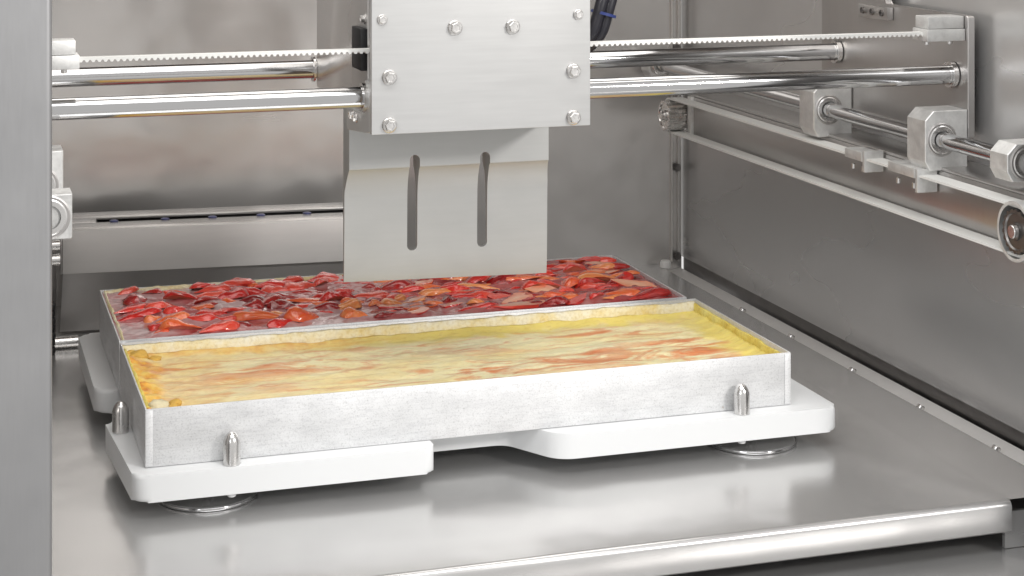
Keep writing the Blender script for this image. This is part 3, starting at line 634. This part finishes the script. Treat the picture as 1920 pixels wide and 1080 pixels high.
# ================================================================== blade washing trough on the back wall
wt = thing('wash_trough', 'grey steel box beam with slotted top along the back wall', 'trough', (-0.0285, 0.589, ZS)); WO = Vector((-0.0285, 0.589, ZS))
tx0, tx1 = -0.0285, 0.360; zt = 0.0838; ty = 0.589
box('front_face', tx0, tx1, ty, ty + 0.003, 0.0345, zt, M['satin'], wt, 0.0010)
box('top_face', tx0, tx1, ty + 0.0033, ty + 0.040, zt - 0.003, zt, M['back'], wt, 0.0005)
box('top_face', tx0, tx1, ty + 0.070, ty + 0.105, zt - 0.003, zt, M['back'], wt, 0.0005)
box('slot_end', tx0, 0.0080, ty + 0.0402, ty + 0.0698, zt - 0.003, zt, M['back'], wt, 0.0003)
box('slot_floor', 0.009, tx1, ty + 0.010, ty + 0.100, zt - 0.030, zt - 0.027, M['dark'], wt, 0)  # slot shade put into the colour of these inner faces
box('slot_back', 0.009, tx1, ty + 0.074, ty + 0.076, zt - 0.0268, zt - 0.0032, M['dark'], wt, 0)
box('bottom_face', tx0, tx1, ty + 0.0033, ty + 0.105, 0.0345, 0.0370, M['side'], wt, 0.0005)
box('end_cap', tx0 - 0.0025, tx0 - 0.0002, ty + 0.0002, ty + 0.105, 0.0345, zt, M['side'], wt, 0.0005)
for x in (0.0280, 0.0860, 0.1400, 0.1960, 0.2500, 0.304):
    mesh('nozzle', lathe_bm([(0, -0.006), (0.0050, -0.006), (0.0050, 0.0008), (0.0035, 0.0015), (0, 0.0015)], 16), M['led'], wt, 30, Vector((x, ty + 0.0430, zt)) - WO)
bm = prism_bm([(tx0 - 0.003, ZS + 0.004), (tx1, ZS + 0.004), (tx1, 0.0343), (tx0 + 0.0005, 0.0343)], 0.002, 'Y'); bmesh.ops.translate(bm, vec=Vector((0, ty + 0.014, 0)) - WO, verts=bm.verts)
mesh('apron', bm, M['side'], wt)
wt.rotation_euler = (0, 0, R(-5.06))
# pivot bracket at the trough's left end
hb = thing('pivot_bracket', 'dark steel pivot bracket with bolts at the end of the trough', 'bracket', (-0.045, 0.57, ZS)); HB = Vector((-0.045, 0.57, ZS))
box('arm', -0.052, -0.036, 0.575, 0.590, ZS + 0.001, 0.078, M['darksteel'], hb, 0.001)
for z, r in ((0.0735, 0.0055), (0.0575, 0.0065)):
    mesh('pivot_bolt', cyl_bm(r, -0.030, 0.014, 'X', 20), M['steel'], hb, 30, Vector((-0.0465, 0.560, z)) - HB)
mesh('hose_end', cyl_bm(0.0065, -0.018, 0.016, 'X', 18), M['steel'], hb, 30, Vector((-0.030, 0.545, ZS + 0.0068)) - HB)
for k in range(7):
    box('chain_link', -0.056, -0.040, 0.520 + 0.003 * (k % 2), 0.532 + 0.003 * (k % 2), ZS + 0.001 + 0.008 * k, ZS + 0.0075 + 0.008 * k, M['rubber'], hb, 0.001)

# ================================================================== cable bundle behind the head
cbn = thing('cable_bundle', 'black cable bundle with blue tie beside the cutting head', 'cable', (0.45, 0.15, 0.33)); CO = Vector((0.45, 0.15, 0.33))
for k, (dx, dy, r) in enumerate(((0, 0, 0.0062), (0.010, 0.002, 0.0058), (0.005, 0.010, 0.006))):
    path = [Vector((0.372 + 0.2 * dx, 0.20 + dy, 0.296 + 0.004 * k)), Vector((0.405 + dx, 0.185 + dy, 0.300)), Vector((0.430 + dx, 0.165 + dy, 0.312)), Vector((0.442 + dx, 0.152 + dy, 0.328)), Vector((0.448 + dx, 0.150 + dy, 0.345)), Vector((0.453 + dx, 0.150 + dy, 0.362)), Vector((0.470 + dx, 0.156 + dy, 0.410)), Vector((0.50 + dx, 0.18 + dy, 0.48))]
    fine = []
    for i in range(len(path) - 1):
        p0, p1, p2, p3 = path[max(i - 1, 0)], path[i], path[i + 1], path[min(i + 2, len(path) - 1)]
        for s in range(5):
            t = s / 5; fine.append(0.5 * ((2 * p1) + (p2 - p0) * t + (2 * p0 - 5 * p1 + 4 * p2 - p3) * t * t + (3 * p1 - p0 - 3 * p2 + p3) * t ** 3))
    fine.append(path[-1])
    mesh('cable', tube_bm([p - CO for p in fine], r, 14), M['cable'], cbn, 'all')
bm = lathe_bm([(0.0118, -0.0014), (0.0128, -0.0014), (0.0128, 0.0014), (0.0118, 0.0014)], 28)
mesh('cable_tie', bm, M['tie'], cbn, 30, Vector((0.4555, 0.154, 0.3480)) - CO, (0, R(16), 0))

# small white plug on the deck in the rear right corner
tag(mesh('corner_plug', lathe_bm([(0, 0.0), (0.0075, 0.0), (0.0072, 0.006), (0.0062, 0.0085), (0, 0.0088)], 20), M['nylon'], None, 30, (0.7555, 0.722, ZS + 0.0003)),
    'small white plastic plug on the steel deck in the corner beside the vertical trim', 'plug')
